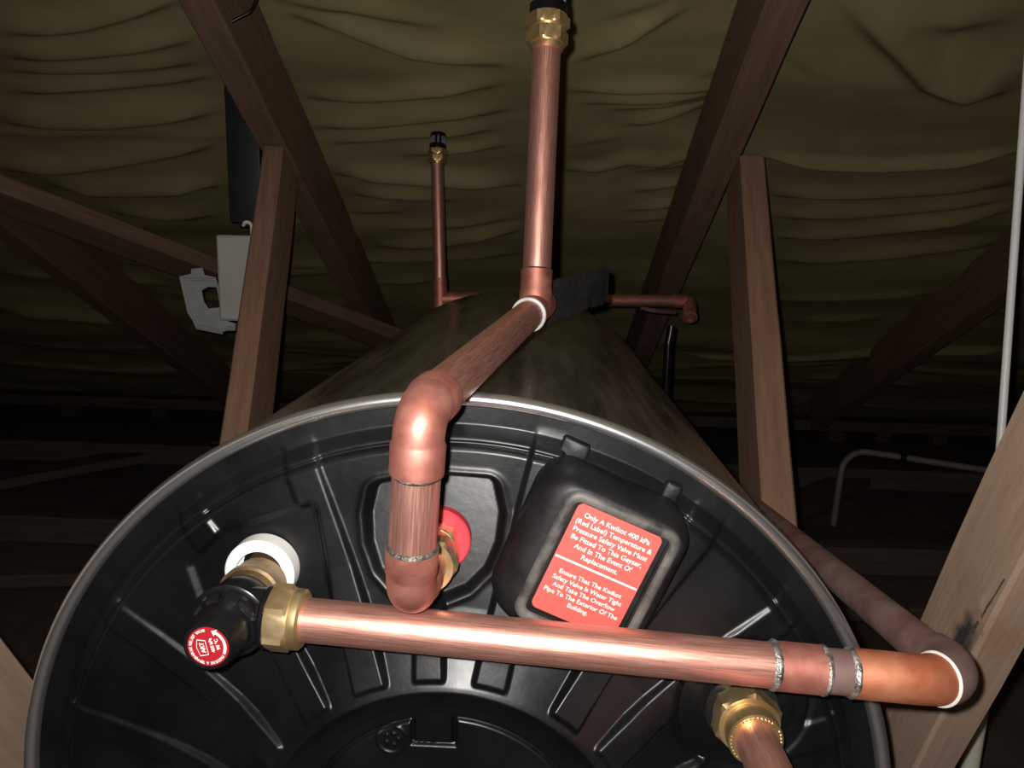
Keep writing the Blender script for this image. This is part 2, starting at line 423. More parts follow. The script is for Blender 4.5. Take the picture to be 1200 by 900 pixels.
def build_underlay():
    xs = np.unique(np.concatenate([np.linspace(-3.4, -1.5, 50), np.linspace(-1.5, 1.7, 380), np.linspace(1.7, 3.4, 45)]))
    ys = np.unique(np.concatenate([np.linspace(-3.6, -0.9, 12), np.linspace(-0.9, 0.6, 60), np.linspace(0.6, 2.3, 560), np.linspace(2.3, 2.98, 60)]))
    X, Y = np.meshgrid(xs, ys)
    Z = np.where(Y > -0.9, 1.2315 - 0.545 * Y, 1.722 + 0.545 * (Y + 0.9))
    H = np.zeros_like(X)                                        # displacement, positive = hangs down into the attic
    rx = np.array([-2.75, -1.97, -1.19, -0.445, 0.375, 1.19, 1.97, 2.75])
    i = np.clip(np.searchsorted(rx, X) - 1, 0, len(rx) - 2)
    f = np.clip((X - rx[i]) / (rx[i + 1] - rx[i]), 0, 1)
    bay = i
    span = np.sin(np.pi * f)
    rng = np.random.default_rng(4)
    H += 0.009 * span * (1 + 0.25 * np.sin(5 * Y + bay))
    # slack folds running across each bay, gathered where the sheet is nailed to the rafters
    for k in range(34):
        y0 = 0.55 + 2.35 * rng.random() ** 0.8; b = rng.integers(0, 7)
        amp = 0.0056 * (0.4 + rng.random()); wd = 0.008 + 0.014 * rng.random()
        tilt = rng.normal() * 0.05; bow = rng.normal() * 0.03
        yc = y0 + tilt * (f - 0.5) + bow * span + 0.008 * np.sin(9 * f + k)
        H += np.where(bay == b, 1, 0) * amp * np.exp(-((Y - yc) / wd) ** 2) * np.clip(span * 1.6, 0, 1)
    for k in range(26):                                          # low broad billows
        fx, fy = rng.normal() * 2.2, rng.normal() * 9 + rng.choice([-9, 9])
        H += 0.0019 * np.sin(fx * X + fy * Y + rng.random() * 6.28)
    # the distinct creases
    for pts, amp, wd in FOLDS:
        px = np.array([p[0] for p in pts]); py = np.array([p[1] for p in pts])
        o = np.argsort(px); px, py = px[o], py[o]
        x0, x1 = px[0], px[-1]
        t = np.clip((X - x0) / (x1 - x0), 0, 1)
        yc = np.interp(X, px, py)
        w = (0.011 + 0.007 * np.clip(py.mean() - 0.9, 0, 1.2)) * wd
        end = smoothstep(0, 0.14, (X - x0 + 0.02)) * smoothstep(0, 0.14, (x1 + 0.02 - X))
        d = (Y - yc) / w
        H += 0.0200 * amp * wd ** 0.6 * end * np.where(d < 0, np.exp(-(d / 2.1) ** 2), np.exp(-(d / 0.85) ** 2))
    n = np.array([0.0, -0.4786, -0.8780])
    P = np.stack([X, Y, Z], -1) + H[..., None] * n * np.where(Y > -0.9, 1, 0)[..., None]
    return grid_mesh('ceiling', P, MEMBRANE)
tag(build_underlay(), 'olive green roofing underlay sagging in folds between the rafters', kind='structure')

FLOOR_Z = -0.40
def slab(name, lo, hi, mat, label=None):
    bm = bmesh.new(); box_bm(bm, lo, hi)
    return tag(obj(name, bm, mat, smooth=False), label, kind='structure')
slab('floor', (-3.4, -3.6, FLOOR_Z - 0.03), (3.4, 3.0, FLOOR_Z), DUST, 'dusty brown attic floor boards in the dark')
slab('wall_back', (-3.4, 2.98, FLOOR_Z), (3.4, 3.04, -0.34), WALLM)
for nm, x0, x1 in (('wall_left', -3.46, -3.4), ('wall_right', 3.4, 3.46)):
    bm = bmesh.new()
    prof = [(-3.6, FLOOR_Z), (2.98, FLOOR_Z), (2.98, -0.39), (-0.9, 1.72), (-3.6, 0.25)]
    a = [bm.verts.new((x0, y, z)) for y, z in prof]; b = [bm.verts.new((x1, y, z)) for y, z in prof]
    rings_to_faces(bm, [a, b], True, True, True)
    tag(obj(nm, bm, WALLM, smooth=False), kind='structure')
slab('wall_front', (-3.4, -3.66, FLOOR_Z), (3.4, -3.6, 0.25), WALLM)

# ------------------------------------------------------------------ roof timbers
RAF = 0.0769
for x, w, lab in ((-0.447, 0.052, 'reddish pine rafter sloping down behind the black panel and the left strut'),
                  (0.375, 0.058, 'reddish pine rafter sloping down to the right of the tall copper pipe'),
                  (1.19, 0.055, 'dim rafter far right, in the dark behind the white conduit'),
                  (-1.19, 0.055, 'dim rafter at the far left under the sloping brace')):
    timber('rafter', (x, -0.85, 1.0775 + RAF + 0.545 * 0.85), (x, 2.62, 1.0775 + RAF - 0.545 * 2.62), w, 0.130, WOOD_RED, lab, 'rafter')

SOFFIT = ((0, 0.99, 1.0775 - 0.545 * 0.99 - 0.001), (0, 0.4786, 0.8780))
timber('truss_strut', (-0.4425, 1.010, 0.511), (-0.3150, 0.297, -0.226), 0.037, 0.105, WOOD_BROWN,
       'brown timber strut left of the tank with the white switch box on it', 'strut', cut=SOFFIT)
timber('truss_strut', (0.4285, 1.065, 0.566), (0.318, 0.116, -0.373), 0.043, 0.110, WOOD_BROWN,
       'brown timber strut standing behind the right side of the tank', 'strut', cut=SOFFIT)
_a = timber('truss_web', (0.4145, -0.27, 1.05), (0.4145, 0.335, -0.395), 0.037, 0.074, WOOD_STAINED,
       'pale planed timber web leaning behind the copper elbow at the right', 'timber')
bm = bmesh.new()                                               # scar of bark on its front corner
rng = random.Random(3)
rows = []
for k in range(19):
    t = k / 18
    c = Vector((0.3961, 0.070 + 0.054 * t, 0.158 - 0.108 * t))
    wd = (0.0009 + 0.0010 * math.exp(-((t - 0.66) / 0.2) ** 2)) * (0.75 + 0.5 * rng.random())
    rows.append([bm.verts.new(c + Vector((-0.0012 * math.sin(math.pi * s) * (0.5 + rng.random()), 0.917 * (s - 0.12) * wd * 2, 0.40 * (s - 0.12) * wd * 2))) for s in (0, 0.2, 0.4, 0.6, 0.8, 1.0)])
rings_to_faces(bm, rows, closed=False)
obj('bark_seam', bm, BARK, _a)
add_stain(WOOD_STAINED, _a.matrix_world.inverted() @ Vector((0.396, 0.112, 0.088)), (0.040, 0.03, 0.017), (0.035, 0.029, 0.025))
bm = bmesh.new()
for k, (dy, dz, s) in enumerate(((0, 0, 1), (0.004, 0.010, 0.8), (-0.004, -0.009, 0.7))):
    v = [bm.verts.new(Vector((0.395, 0.090 + dy, 0.118 + dz)) + Vector(q) * s) for q in ((0, -0.002, -0.007), (-0.009, -0.006, 0.004), (0, 0.003, 0.009), (-0.002, 0.004, 0.002))]
    for f in ((0, 1, 2), (0, 3, 1), (1, 3, 2), (0, 2, 3)): bm.faces.new([v[i] for i in f])
obj('splinter', bm, WOOD_PALE, _a)
timber('truss_web', (-0.3925, -0.515, 1.02), (-0.3925, 0.289, -0.372), 0.045, 0.090, WOOD_PALE,
       'pale timber web at the lower left corner beside the tank rim', 'timber')
_d = Vector((0.632, 0.629, -0.342)).normalized(); _n = Vector((0, 0.4785, 0.878)); _p = _n.cross(_d).normalized()
if _p.z > 0: _p = -_p
_s = Vector((-0.953, 0.967, 0.492)) + _p * 0.050 - _n * 0.020
timber('roof_brace', _s - _d * 0.55, _s + _d * 1.40, 0.036, 0.095, WOOD_RED, 'long flat timber brace running down under the left rafters into the dark', 'brace', side=_n)
for x, lab in ((0.4325, 'dark floor joist along the right of the tank'), (-0.3925, 'dark floor joist along the left of the tank')):
    pass
for y, lab in ((1.36, 'dark timber joist lying across the floor just behind the tank'),
               (2.05, 'dark timber joist lying across the floor farther back, under the grey conduit')):
    for x0, x1, sd in ((-2.4, 2.4, ''),):
        timber('floor_joist', (x0, y, FLOOR_Z + 0.035), (x1, y, FLOOR_Z + 0.035), 0.07, 0.045, WOOD_DARK, lab, 'joist', side=(0, 0, 1))
timber('wall_plate', (-2.6, 2.72, -0.335), (2.6, 2.72, -0.335), 0.045, 0.10, WOOD_DARK, 'faint horizontal wall plate timber at the far eave', 'timber', side=(0, 0, 1))
rng = random.Random(8)
for x, lab in ((1.30, 'first dim block from the left under the far wall plate, right of the tank'), (1.50, 'second dim block from the left under the far wall plate, right of the tank'),
               (1.72, 'third dim block from the left under the far wall plate, right of the tank'), (1.98, 'fourth dim block from the left under the far wall plate, right of the tank'),
               (-1.55, 'dim block under the far wall plate left of the tank, nearer the tank'), (-1.95, 'dim block under the far wall plate left of the tank, farther from the tank')):
    bm = bmesh.new(); box_bm(bm, (x - 0.03, 2.66 + rng.random() * 0.02, FLOOR_Z), (x + 0.03, 2.72, -0.358), 0.004)
    tag(obj('beam_block', bm, DUST), lab, 'block', 'blocks under the wall plate')
for p0, p1, lab in (((-1.75, 1.55, -0.375), (-1.05, 2.35, -0.375), 'loose dark board lying on the floor at the left, receding'),
                    ((-1.55, 1.05, -0.378), (-0.55, 1.22, -0.378), 'dusty board lying on the floor left of the tank'),
                    ((0.70, 1.62, -0.375), (1.55, 2.5, -0.375), 'loose dark board lying on the floor at the right, under the grey conduit'),
                    ((0.62, 1.12, -0.378), (1.75, 1.22, -0.378), 'dusty board lying on the floor right of the tank')):
    timber('loose_board', p0, p1, 0.11, 0.03, WOOD_DARK, lab, 'board', side=(p1[1] - p0[1], -(p1[0] - p0[0]), 0))
for y in (0.18, 0.78):
    timber('tank_bearer', (-0.27, y, -0.3515), (0.27, y, -0.3515), 0.09, 0.095, WOOD_DARK, 'timber bearer under the tank, ' + ('front one' if y < 0.5 else 'rear one'), 'bearer', side=(0, 1, 0))

# ------------------------------------------------------------------ the water heater
heater = thing('water_heater', 'large horizontal metal water heater tank with black plastic end cap', 'water heater', (0, 0, -0.30))
R = 0.2985
bm = bmesh.new()
lathe(bm, [(0.004, R - 0.002), (0.02, R - 0.0025), (0.93, R - 0.0025), (0.938, R), (0.948, R), (0.952, R - 0.004), (0.953, R - 0.02), (0.962, R - 0.06), (0.965, 0.02)], (0, 0, 0), (0, 1, 0), seg=160, cap0=False)
obj('tank_shell', bm, SHELL, heater)
bm = bmesh.new()
bead = [(0.0046 * math.cos(a) * 1.2, R - 0.0042 + 0.0046 * math.sin(a)) for a in np.linspace(0, 2 * math.pi, 17)]
lathe(bm, bead, (0, 0, 0), (0, 1, 0), seg=220, cap0=False, cap1=False)
bmesh.ops.remove_doubles(bm, verts=bm.verts[:], dist=1e-6)
obj('front_bead', bm, STEEL, heater)

def poly_sdf(X, Z, poly):                                       # negative inside
    d = np.full(X.shape, 1e9); s = np.ones(X.shape)
    n = len(poly)
    for i in range(n):
        ax, az = poly[i]; bx, bz = poly[i - 1]
        ex, ez = bx - ax, bz - az
        wx, wz = X - ax, Z - az
        t = np.clip((wx * ex + wz * ez) / (ex * ex + ez * ez), 0, 1)
        d = np.minimum(d, (wx - ex * t) ** 2 + (wz - ez * t) ** 2)
        c1 = Z >= az; c2 = Z < bz; c3 = ex * wz > ez * wx
        flip = (c1 & c2 & c3) | (~c1 & ~c2 & ~c3)
        s = np.where(flip, -s, s)
    return s * np.sqrt(d)

def cap_height(X, Z):
    """y of the moulded plastic end; negative stands out towards the room"""
    r = np.hypot(X, Z)
    th = np.degrees(np.arctan2(X, Z))
    h = np.interp(r, [0, 0.096, 0.103, 0.112, 0.1165, 0.1195, 0.1225, 0.130, 0.140, 0.150, 0.165, 0.18, 0.20, 0.23, 0.262, 0.270, 0.277, 0.290, 0.296],
                  [-0.0300, -0.0300, -0.0322, -0.0370, -0.0404, -0.0430, -0.0416, -0.0369, -0.0308, -0.0252, -0.0194, -0.0157, -0.0122, -0.0088, -0.0065, -0.002, 0.004, 0.004, 0.000])
    hb = h.copy()
    # radial ribs
    ribs = [(-21.0, 0.0108, 0.010), (-4.2, 0.0092, 0.010), (12.8, 0.0102, 0.010), (36.0, 0.0105, 0.009), (53.0, 0.0105, 0.008), (-38.5, 0.0095, 0.008), (-57.5, 0.009, 0.006), (-75.5, 0.009, 0.006),
            (72.0, 0.0105, 0.006), (90, 0.010, 0.007), (108, 0.010, 0.007), (126, 0.010, 0.007), (144, 0.010, 0.007), (162, 0.010, 0.007), (180, 0.010, 0.007), (-162, 0.010, 0.007), (-144, 0.010, 0.007), (-126, 0.010, 0.007), (-108, 0.010, 0.007), (-92, 0.010, 0.007)]
    rib = np.zeros_like(r)
    for c, hw, amp in ribs:
        dth = (th - c + 180) % 360 - 180
        t = r * np.sin(np.radians(np.clip(dth, -90, 90)))
        m = smoothstep(hw + 0.0018, hw - 0.0018, np.abs(t)) * (np.abs(dth) < 60)
        m = m * smoothstep(0.1235, 0.1290, r) * smoothstep(0.284, 0.266, r)
        rib = np.maximum(rib, m * amp)
    h = h - rib * np.interp(r, [0.118, 0.128, 0.15, 0.2, 0.26, 0.28], [0.25, 0.55, 0.95, 0.5, 0.28, 0.25])
    # fine circular step inside the bead
    h += 0.0018 * np.exp(-((r - 0.2665) / 0.0012) ** 2)
    # deep pocket round the hot outlet
    pk = [(-0.052, 0.2385), (-0.030, 0.2430), (0.000, 0.2455), (0.029, 0.2445), (0.0335, 0.226), (0.031, 0.205), (0.024, 0.188), (0.012, 0.176), (-0.003, 0.1695), (-0.020, 0.168), (-0.035, 0.173), (-0.046, 0.184), (-0.053, 0.202), (-0.055, 0.222)]
    c0 = np.mean(pk, axis=0)
    d = poly_sdf(X, Z, [tuple(c0 + (np.array(q) - c0) * 0.80) for q in pk]) - 0.0085
    h -= 0.0012 * np.exp(-((d - 0.003) / 0.0020) ** 2)
    m = smoothstep(0.0015, -0.0035, d)
    fl = 0.006 - 0.26 * (0.2445 - Z)
    h = h * (1 - m) + fl * m
    # shallow pocket round the relief valve
    pk2 = [(-0.089, 0.2215), (-0.145, 0.201), (-0.167, 0.179), (-0.160, 0.158), (-0.140, 0.142), (-0.112, 0.141), (-0.078, 0.165)]
    d = poly_sdf(X, Z, pk2) - 0.004
    m = smoothstep(0.0022, -0.0040, d)
    h = h * (1 - m) + (hb + 0.0028) * m
    # disc round the cold inlet
    rr = np.hypot(X - 0.190, Z - 0.101)
    m = smoothstep(0.0445, 0.0415, rr)
    h = h * (1 - m) + (hb - 0.001) * m
    h += 0.0016 * np.exp(-((rr - 0.0445) / 0.0018) ** 2) - 0.0010 * smoothstep(0.0350, 0.0300, rr)
    # hub plate with its key slot, outlined by a groove
    hub = np.hypot(X, Z) - 0.0935
    slot = np.maximum(np.abs(X + 0.0078) - 0.0132, 0.0745 - Z)
    g = np.maximum(hub, -slot) 
    h += 0.0045 * np.exp(-(g / 0.0013) ** 2) + 0.0015 * smoothstep(0.0005, -0.001, g)
    # moulded round mark on the hub
    rm = np.hypot(X + 0.0345, Z - 0.0765)
    h += -0.0011 * np.exp(-((rm - 0.0095) / 0.0010) ** 2) - 0.0009 * np.exp(-((rm - 0.004) / 0.0012) ** 2) * (np.sin(5 * np.arctan2(X + 0.0345, Z - 0.0765)) > 0)
    return h

nr, nt_ = 300, 1260
rr = np.concatenate([np.linspace(0.0005, 0.06, 20), np.linspace(0.0608, 0.294, nr)])
tt = np.linspace(0, 2 * np.pi, nt_, endpoint=False)
Rg, Tg = np.meshgrid(rr, tt, indexing='ij')
Xg, Zg = Rg * np.sin(Tg), Rg * np.cos(Tg)
grid_mesh('end_cap', np.stack([Xg, cap_height(Xg, Zg), Zg], -1), CAP_BLACK, heater, close_u=True)

# access cover with the red notice: built in its own frame (u along the rim, v outwards, w towards the room)
A = math.radians(22.5)
U = Vector((math.cos(A), 0, -math.sin(A))); V = Vector((math.sin(A), 0, math.cos(A))); W = Vector((0, -1, 0))
def loc(u, v, w): return U * u + V * v + W * w
def rrect(u0, u1, v0, v1, rad, n=8):
    out = []
    for cx, cy, a0 in ((u1 - rad, v1 - rad, 0), (u0 + rad, v1 - rad, 90), (u0 + rad, v0 + rad, 180), (u1 - rad, v0 + rad, 270)):
        for k in range(n + 1):
            a = math.radians(a0 + 90 * k / n)
            out.append((cx + rad * math.cos(a), cy + rad * math.sin(a)))
    return out
def loft(bm, loops, cap0=False, cap1=True):
    rings = [[bm.verts.new(loc(u, v, w)) for u, v in pts] for pts, w in loops]
    rings_to_faces(bm, rings, True, cap0, cap1)
bm = bmesh.new()
loft(bm, [(rrect(-0.0475, 0.0535, 0.166, 0.2695, 0.020), -0.002),
          (rrect(-0.0470, 0.0530, 0.1665, 0.2690, 0.020), 0.018),
          (rrect(-0.0450, 0.0512, 0.1680, 0.2680, 0.019), 0.030),
          (rrect(-0.0410, 0.0480, 0.1700, 0.2660, 0.017), 0.0375),
          (rrect(-0.0345, 0.0450, 0.1730, 0.2640, 0.013), 0.0412),
          (rrect(-0.0300, 0.0430, 0.1755, 0.2625, 0.010), 0.0420),
          (rrect(-0.0225, 0.0355, 0.1830, 0.2575, 0.004), 0.0420),
          (rrect(-0.0225, 0.0355, 0.1830, 0.2575, 0.004), 0.0395)])
cover = obj('access_cover', bm, COVER_BLACK, heater, angle=50)
bm = bmesh.new()
loft(bm, [(rrect(-0.0305, 0.0432, 0.1745, 0.2622, 0.009), 0.0405),
          (rrect(-0.0297, 0.0425, 0.1753, 0.2615, 0.009), 0.0432),
          (rrect(-0.0280, 0.0408, 0.1770, 0.2600, 0.008), 0.0442),
          (rrect(-0.0255, 0.0385, 0.1795, 0.2575, 0.006), 0.0442),
          (rrect(-0.0240, 0.0370, 0.1812, 0.2558, 0.004), 0.0432),
          (rrect(-0.0238, 0.0368, 0.1815, 0.2556, 0.004), 0.0405)], cap1=False)
tag(obj('cover_frame', bm, FRAME_WORN, cover, angle=60), 'scuffed grey raised frame round the red notice')
bm = bmesh.new()
LU0, LU1, LV0, LV1 = -0.0210, 0.0325, 0.1865, 0.2560
LU0, LU1, LV0, LV1 = -0.0212, 0.0325, 0.1840, 0.2550
loft(bm, [(rrect(LU0, LU1, LV0, LV1, 0.004), 0.0394), (rrect(LU0, LU1, LV0, LV1, 0.004), 0.0399)])
notice = tag(obj('warning_notice', bm, RED_LABEL, heater, angle=60), 'red notice with white lettering on the access cover')
T1 = "Only A Kwikot 400 kPa\n(Red Label) Temperature &\nPressure Safety Valve Must\nBe Fitted To This Geyser,\nAnd In The Event Of\nReplacement."
T2 = "Ensure That The Kwikot\nSafety Valve Is Water Tight\nAnd Take The Overflow\nPipe To The Exterior Of The\nBuilding."
def label_matrix(u, v, w):
    m = Matrix((U, V, W)).transposed().to_4x4(); m.translation = loc(u, v, w); return m
uc = (LU0 + LU1) / 2
for body, v, wd in ((T1, 0.2363, 0.0485), (T2, 0.2022, 0.0475)):
    me = text_mesh('lettering', body, PRINT_WHITE, label_matrix(uc, v, 0.0401), width=wd, spacing=1.12, weight=0.012)
    link('lettering', me, None, notice)
bm = bmesh.new()
loft(bm, [(rrect(LU0 + 0.0005, LU1 - 0.0005, 0.2188, 0.2200, 0.0003, 2), 0.0399), (rrect(LU0 + 0.0005, LU1 - 0.0005, 0.2188, 0.2200, 0.0003, 2), 0.0401)])
obj('printed_rule', bm, PRINT_WHITE, notice)
for u0, u1, nm in ((-0.0405, -0.0215, 'cover_tab'), (0.0300, 0.0420, 'cover_tab')):
    bm = bmesh.new()
    loft(bm, [(rrect(u0, u1, 0.262, 0.2790, 0.002, 3), -0.006), (rrect(u0 + 0.0006, u1 - 0.0006, 0.262, 0.2785, 0.002, 3), 0.0012), (rrect(u0 + 0.0015, u1 - 0.0015, 0.262, 0.2775, 0.002, 3), 0.0020)])
    obj(nm, bm, COVER_BLACK, heater, angle=50)

def washer(name, c, r_out, r_in, y0, y1, mat, label):
    bm = bmesh.new()
    lathe(bm, [(0, r_in), (0, r_out - 0.001), (0.001, r_out), (y0 - y1 - 0.001, r_out), (y0 - y1, r_out - 0.001), (y0 - y1, r_in)], (c[0], y0, c[1]), (0, -1, 0), seg=64, cap0=False, cap1=False)
    return tag(obj(name, bm, mat, heater), label)
TP = (-0.1180, 0.1770); BO = (-0.0105, 0.2010); IN = (0.1885, 0.1000)
washer('sealing_washer', (-0.1195, 0.1815), 0.0222, 0.015, -0.007, -0.0205, WHITE_SEAL, 'white plastic sealing washer round the relief valve')
washer('sealing_washer', (-0.0080, 0.2050), 0.0205, 0.010, -0.0035, -0.0125, RED_SEAL, 'red plastic sealing washer round the outlet fitting')
bm = bmesh.new(); lathe(bm, [(0, 0.011), (0.028, 0.011)], (-0.1195, 0.0, 0.1815), (0, -1, 0), seg=32)
obj('threaded_socket', bm, BRASS_OLD, heater)

# ------------------------------------------------------------------ temperature and pressure relief valve
P = 0.0125                                                     # copper pipe radius
valve = thing('relief_valve', 'black and brass safety valve with red disc on its knob, left on the end cap', 'valve', (TP[0], -0.0215, TP[1]))
ax = (0, -1, 0)
HP0 = Vector((-0.0837, -0.0629, 0.1753)); HP1 = Vector((0.1895, -0.0650, 0.1601))
hd = (HP1 - HP0).normalized()
tc = HP0 + hd * (TP[0] - HP0.x) / hd.x                          # centre of the valve body on the outlet pipe's line
bm = bmesh.new()
lathe(bm, [(0.0, 0.0150), (0.002, 0.0168), (0.0135, 0.0172), (0.0155, 0.0188), (0.0210, 0.0192), (0.0225, 0.0178), (0.030, 0.0172), (0.033, 0.015)], (TP[0], -0.0205, TP[1]), ax, seg=56)
tag(obj('brass_neck', bm, BRASS_OLD, valve), 'weathered brass neck')
bm = bmesh.new()
lathe(bm, [(0.0, 0.0150), (0.004, 0.0178), (0.012, 0.0186), (0.022, 0.0180), (0.028, 0.0170), (0.030, 0.0150)], (TP[0], -0.0455, TP[1]), ax, seg=56)
lathe(bm, [(0.004, 0.0160), (0.0175, 0.0160), (0.019, 0.0178), (0.0215, 0.0180)], tc, hd, seg=48)
obj('valve_body', bm, VALVE_BLACK, valve)
bm = bmesh.new()
lathe(bm, [(0, 0.0175), (0.0008, 0.0212), (0.0022, 0.0218), (0.0030, 0.0206), (0.0031, 0.0165)], (TP[0], -0.0700, TP[1]), ax, seg=56)
obj('collar', bm, VALVE_BLACK, valve)
for k in range(10):
    a0 = 2 * math.pi * (k + 0.12) / 10; a1 = 2 * math.pi * (k + 0.80) / 10
    bm = bmesh.new()
    rings = []
    for t, ra, rb in ((0.0, 0.0145, 0.0196), (0.0055, 0.0145, 0.0186), (0.0080, 0.0145, 0.0160)):
        ring = []
        for j in range(7):
            a = a0 + (a1 - a0) * j / 6; ring.append(bm.verts.new((TP[0] + rb * math.sin(a), -0.0728 - t, TP[1] + rb * math.cos(a))))
        for j in range(6, -1, -1):
            a = a0 + (a1 - a0) * j / 6; ring.append(bm.verts.new((TP[0] + ra * math.sin(a), -0.0728 - t, TP[1] + ra * math.cos(a))))
        rings.append(ring)
    rings_to_faces(bm, rings, True, True, True)
    obj('grip_segment', bm, VALVE_BLACK, valve)
bm = bmesh.new()
lathe(bm, [(0, 0.0160), (0.006, 0.0160), (0.016, 0.0158), (0.0185, 0.0145), (0.0255, 0.0136), (0.0270, 0.0128), (0.0272, 0.0116), (0.0258, 0.0112)], (TP[0], -0.0730, TP[1]), ax, seg=56)
obj('knob', bm, VALVE_BLACK, valve)
KY = -0.0730 - 0.0264
bm = bmesh.new(); lathe(bm, [(0, 0.0112), (0.0005, 0.0111)], (TP[0], KY + 0.0005, TP[1]), ax, seg=48)
disc = tag(obj('red_disc', bm, RED_DISC, valve), 'red disc printed with a white emblem and ring of words')
# print on the disc; its own up points to the left and a little up
ka = math.radians(76)
DX = Vector((math.cos(ka), 0, math.sin(ka))); DX = Vector((-0.24, 0, 0.97)).normalized(); DY = Vector((0, -1, 0)).cross(DX).normalized() * 1.0
DY = Vector((-DX.z, 0, DX.x))
def disc_matrix(x, y, rot=0.0):
    c, s = math.cos(rot), math.sin(rot)
    ex = DX * c + DY * s; ey = -DX * s + DY * c
    m = Matrix((ex, ey, Vector((0, -1, 0)))).transposed().to_4x4()
    m.translation = Vector((TP[0], KY - 0.0002, TP[1])) + DX * x + DY * y
    return m
for body, y, w in (('400 kPa', -0.0022, 0.0082), ('90 \u00b0C', -0.0052, 0.0062)):
    link('lettering', text_mesh('lettering', body, PRINT_WHITE, disc_matrix(0.0004, y), width=w, weight=0.03), None, disc)
link('lettering', text_mesh('lettering', 'ART', PRINT_WHITE, disc_matrix(0.0, 0.0030), width=0.0062, weight=0.03), None, disc)
bm = bmesh.new()
def disc_pt(x, y): return disc_matrix(x, y).translation
outer = [(-0.0046, 0.0008), (0.0038, 0.0004), (0.0052, 0.0048), (0.0008, 0.0062), (-0.0044, 0.0055)]
cxy = np.mean(outer, axis=0)
rings = [[bm.verts.new(disc_pt(*(cxy + (np.array(q) - cxy) * k))) for q in outer] for k in (1.0, 0.90)]
rings_to_faces(bm, rings)
obj('emblem_outline', bm, PRINT_WHITE, disc, smooth=False)
words = 'PRESSURE & TEMPERATURE RELIEF VALVE'
for i, ch in enumerate(words):
    if ch == ' ': continue
    a = math.radians(222 - i * (225.0 / (len(words) - 1)))
    link('lettering', text_mesh('lettering', ch, PRINT_WHITE, disc_matrix(0.0094 * math.cos(a), 0.0094 * math.sin(a), a - math.pi / 2), size=0.0021, weight=0.03, resolution=1), None, disc)
bm = bmesh.new()
arc = [math.radians(d) for d in np.linspace(-128, -42, 14)]
rings = [[bm.verts.new(disc_pt(r * math.cos(a), r * math.sin(a))) for a in arc] for r in (0.0084, 0.0099)]
rings_to_faces(bm, rings, closed=False)
a = arc[-1]
tri = [(0.0070, a), (0.0113, a), (0.0092, a + 0.26)]
bm.faces.new([bm.verts.new(disc_pt(r * math.cos(b), r * math.sin(b))) for r, b in tri])
obj('turn_arrow', bm, PRINT_WHITE, disc, smooth=False)

# ------------------------------------------------------------------ overflow pipe from the valve round to the right
overflow = thing('overflow_pipe', 'copper overflow pipe running from the black valve across to the right elbow', 'pipe', (0.05, -0.064, 0.168))
bm = bmesh.new()
n0 = tc + hd * 0.0205
hexnut(bm, n0, hd, 0.0135, 0.0345, ref=(0, -0.35, 1))
lathe(bm, [(0.0135, 0.0168), (0.0150, 0.0172), (0.0185, 0.0170), (0.0200, 0.0155), (0.0202, 0.0128)], n0, hd, seg=48, cap0=False)
tag(obj('compression_nut', bm, BRASS, overflow, angle=25), 'brass nut')
HC = Vector((0.2975, -0.0640, 0.1533))                         # corner of the right elbow
RD = Vector((0.017, 0.42, -0.062)).normalized()
c1 = Vector((0.1885, -0.0650, 0.1602)); c2 = c1 + hd * 0.0285
bm = bmesh.new(); tube(bm, [tc + hd * 0.03 + hd * k * (c1 - tc - hd * 0.025).length / 12 for k in range(13)], P, seg=40)
obj('straight_pipe', bm, COPPER, overflow)
bm = bmesh.new(); lathe(bm, [(0, P), (0.0003, P + 0.0011), (0.0265, P + 0.0011), (0.0270, P)], c1, hd, seg=40)
obj('coupling', bm, COPPER_FITTING, overflow)
bm = bmesh.new(); lathe(bm, [(0.026, P), (0.047, P)], c1, hd, seg=40, cap0=False, cap1=False)
tag(obj('short_pipe', bm, COPPER_DULL, overflow), 'short stained stub of pipe beside the elbow')
full = fillet([c1 + hd * 0.046, HC, HC + RD * 0.06], 0.034, 20)
half = 7 + 1
bm = bmesh.new()
first = [c1 + hd * 0.042, c1 + hd * 0.0445] + full[1:half]
tube(bm, first, [P + 0.0004, P + 0.0012] + [P + 0.0012] * 4 + [P + 0.0016] * (len(first) - 6), seg=40)
tag(obj('elbow', bm, COPPER_HOT, overflow), 'orange heat-stained copper elbow')
second = full[half - 1:-1]
e_end = full[-2]
bm = bmesh.new()
tube(bm, second + [e_end + RD * 0.012], [P + 0.0028] * (len(second)) + [P + 0.0022], seg=40)
tag(obj('elbow', bm, COPPER_DULL, overflow), 'dull brown copper elbow')
tdir = (full[half] - full[half - 2]).normalized()
bm = bmesh.new(); lathe(bm, [(-0.0010, P + 0.0014), (-0.0008, P + 0.0022), (0.0000, P + 0.0029), (0.0004, P + 0.0028)], full[half - 1], tdir, seg=40, cap0=False, cap1=False)
tag(obj('solder_ring', bm, FLUX, overflow), 'whitish ring in the middle of the right elbow')
for p, w in ((c1, 0.0026), (c1 + hd * 0.0275, 0.0022), (c1 + hd * 0.0430, 0.0022)):
    bm = bmesh.new()
    rng = random.Random(int(p.x * 1e5))
    tube(bm, [p + hd * (-w + 2 * w * k / 6) for k in range(7)], [P + 0.0002, P + 0.0010, P + 0.0014, P + 0.0017, P + 0.0014, P + 0.0010, P + 0.0002], seg=40, caps=False, wob=0.03, rng=rng)
    obj('solder_ring', bm, SOLDER, overflow)
bm = bmesh.new()
tube(bm, [e_end + RD * (0.004 + 0.95 * k / 24) for k in range(25)], P, seg=36)
tag(obj('return_pipe', bm, COPPER_DULL, overflow), 'dull grey-brown oxidised pipe running back past the tank')
bm = bmesh.new()
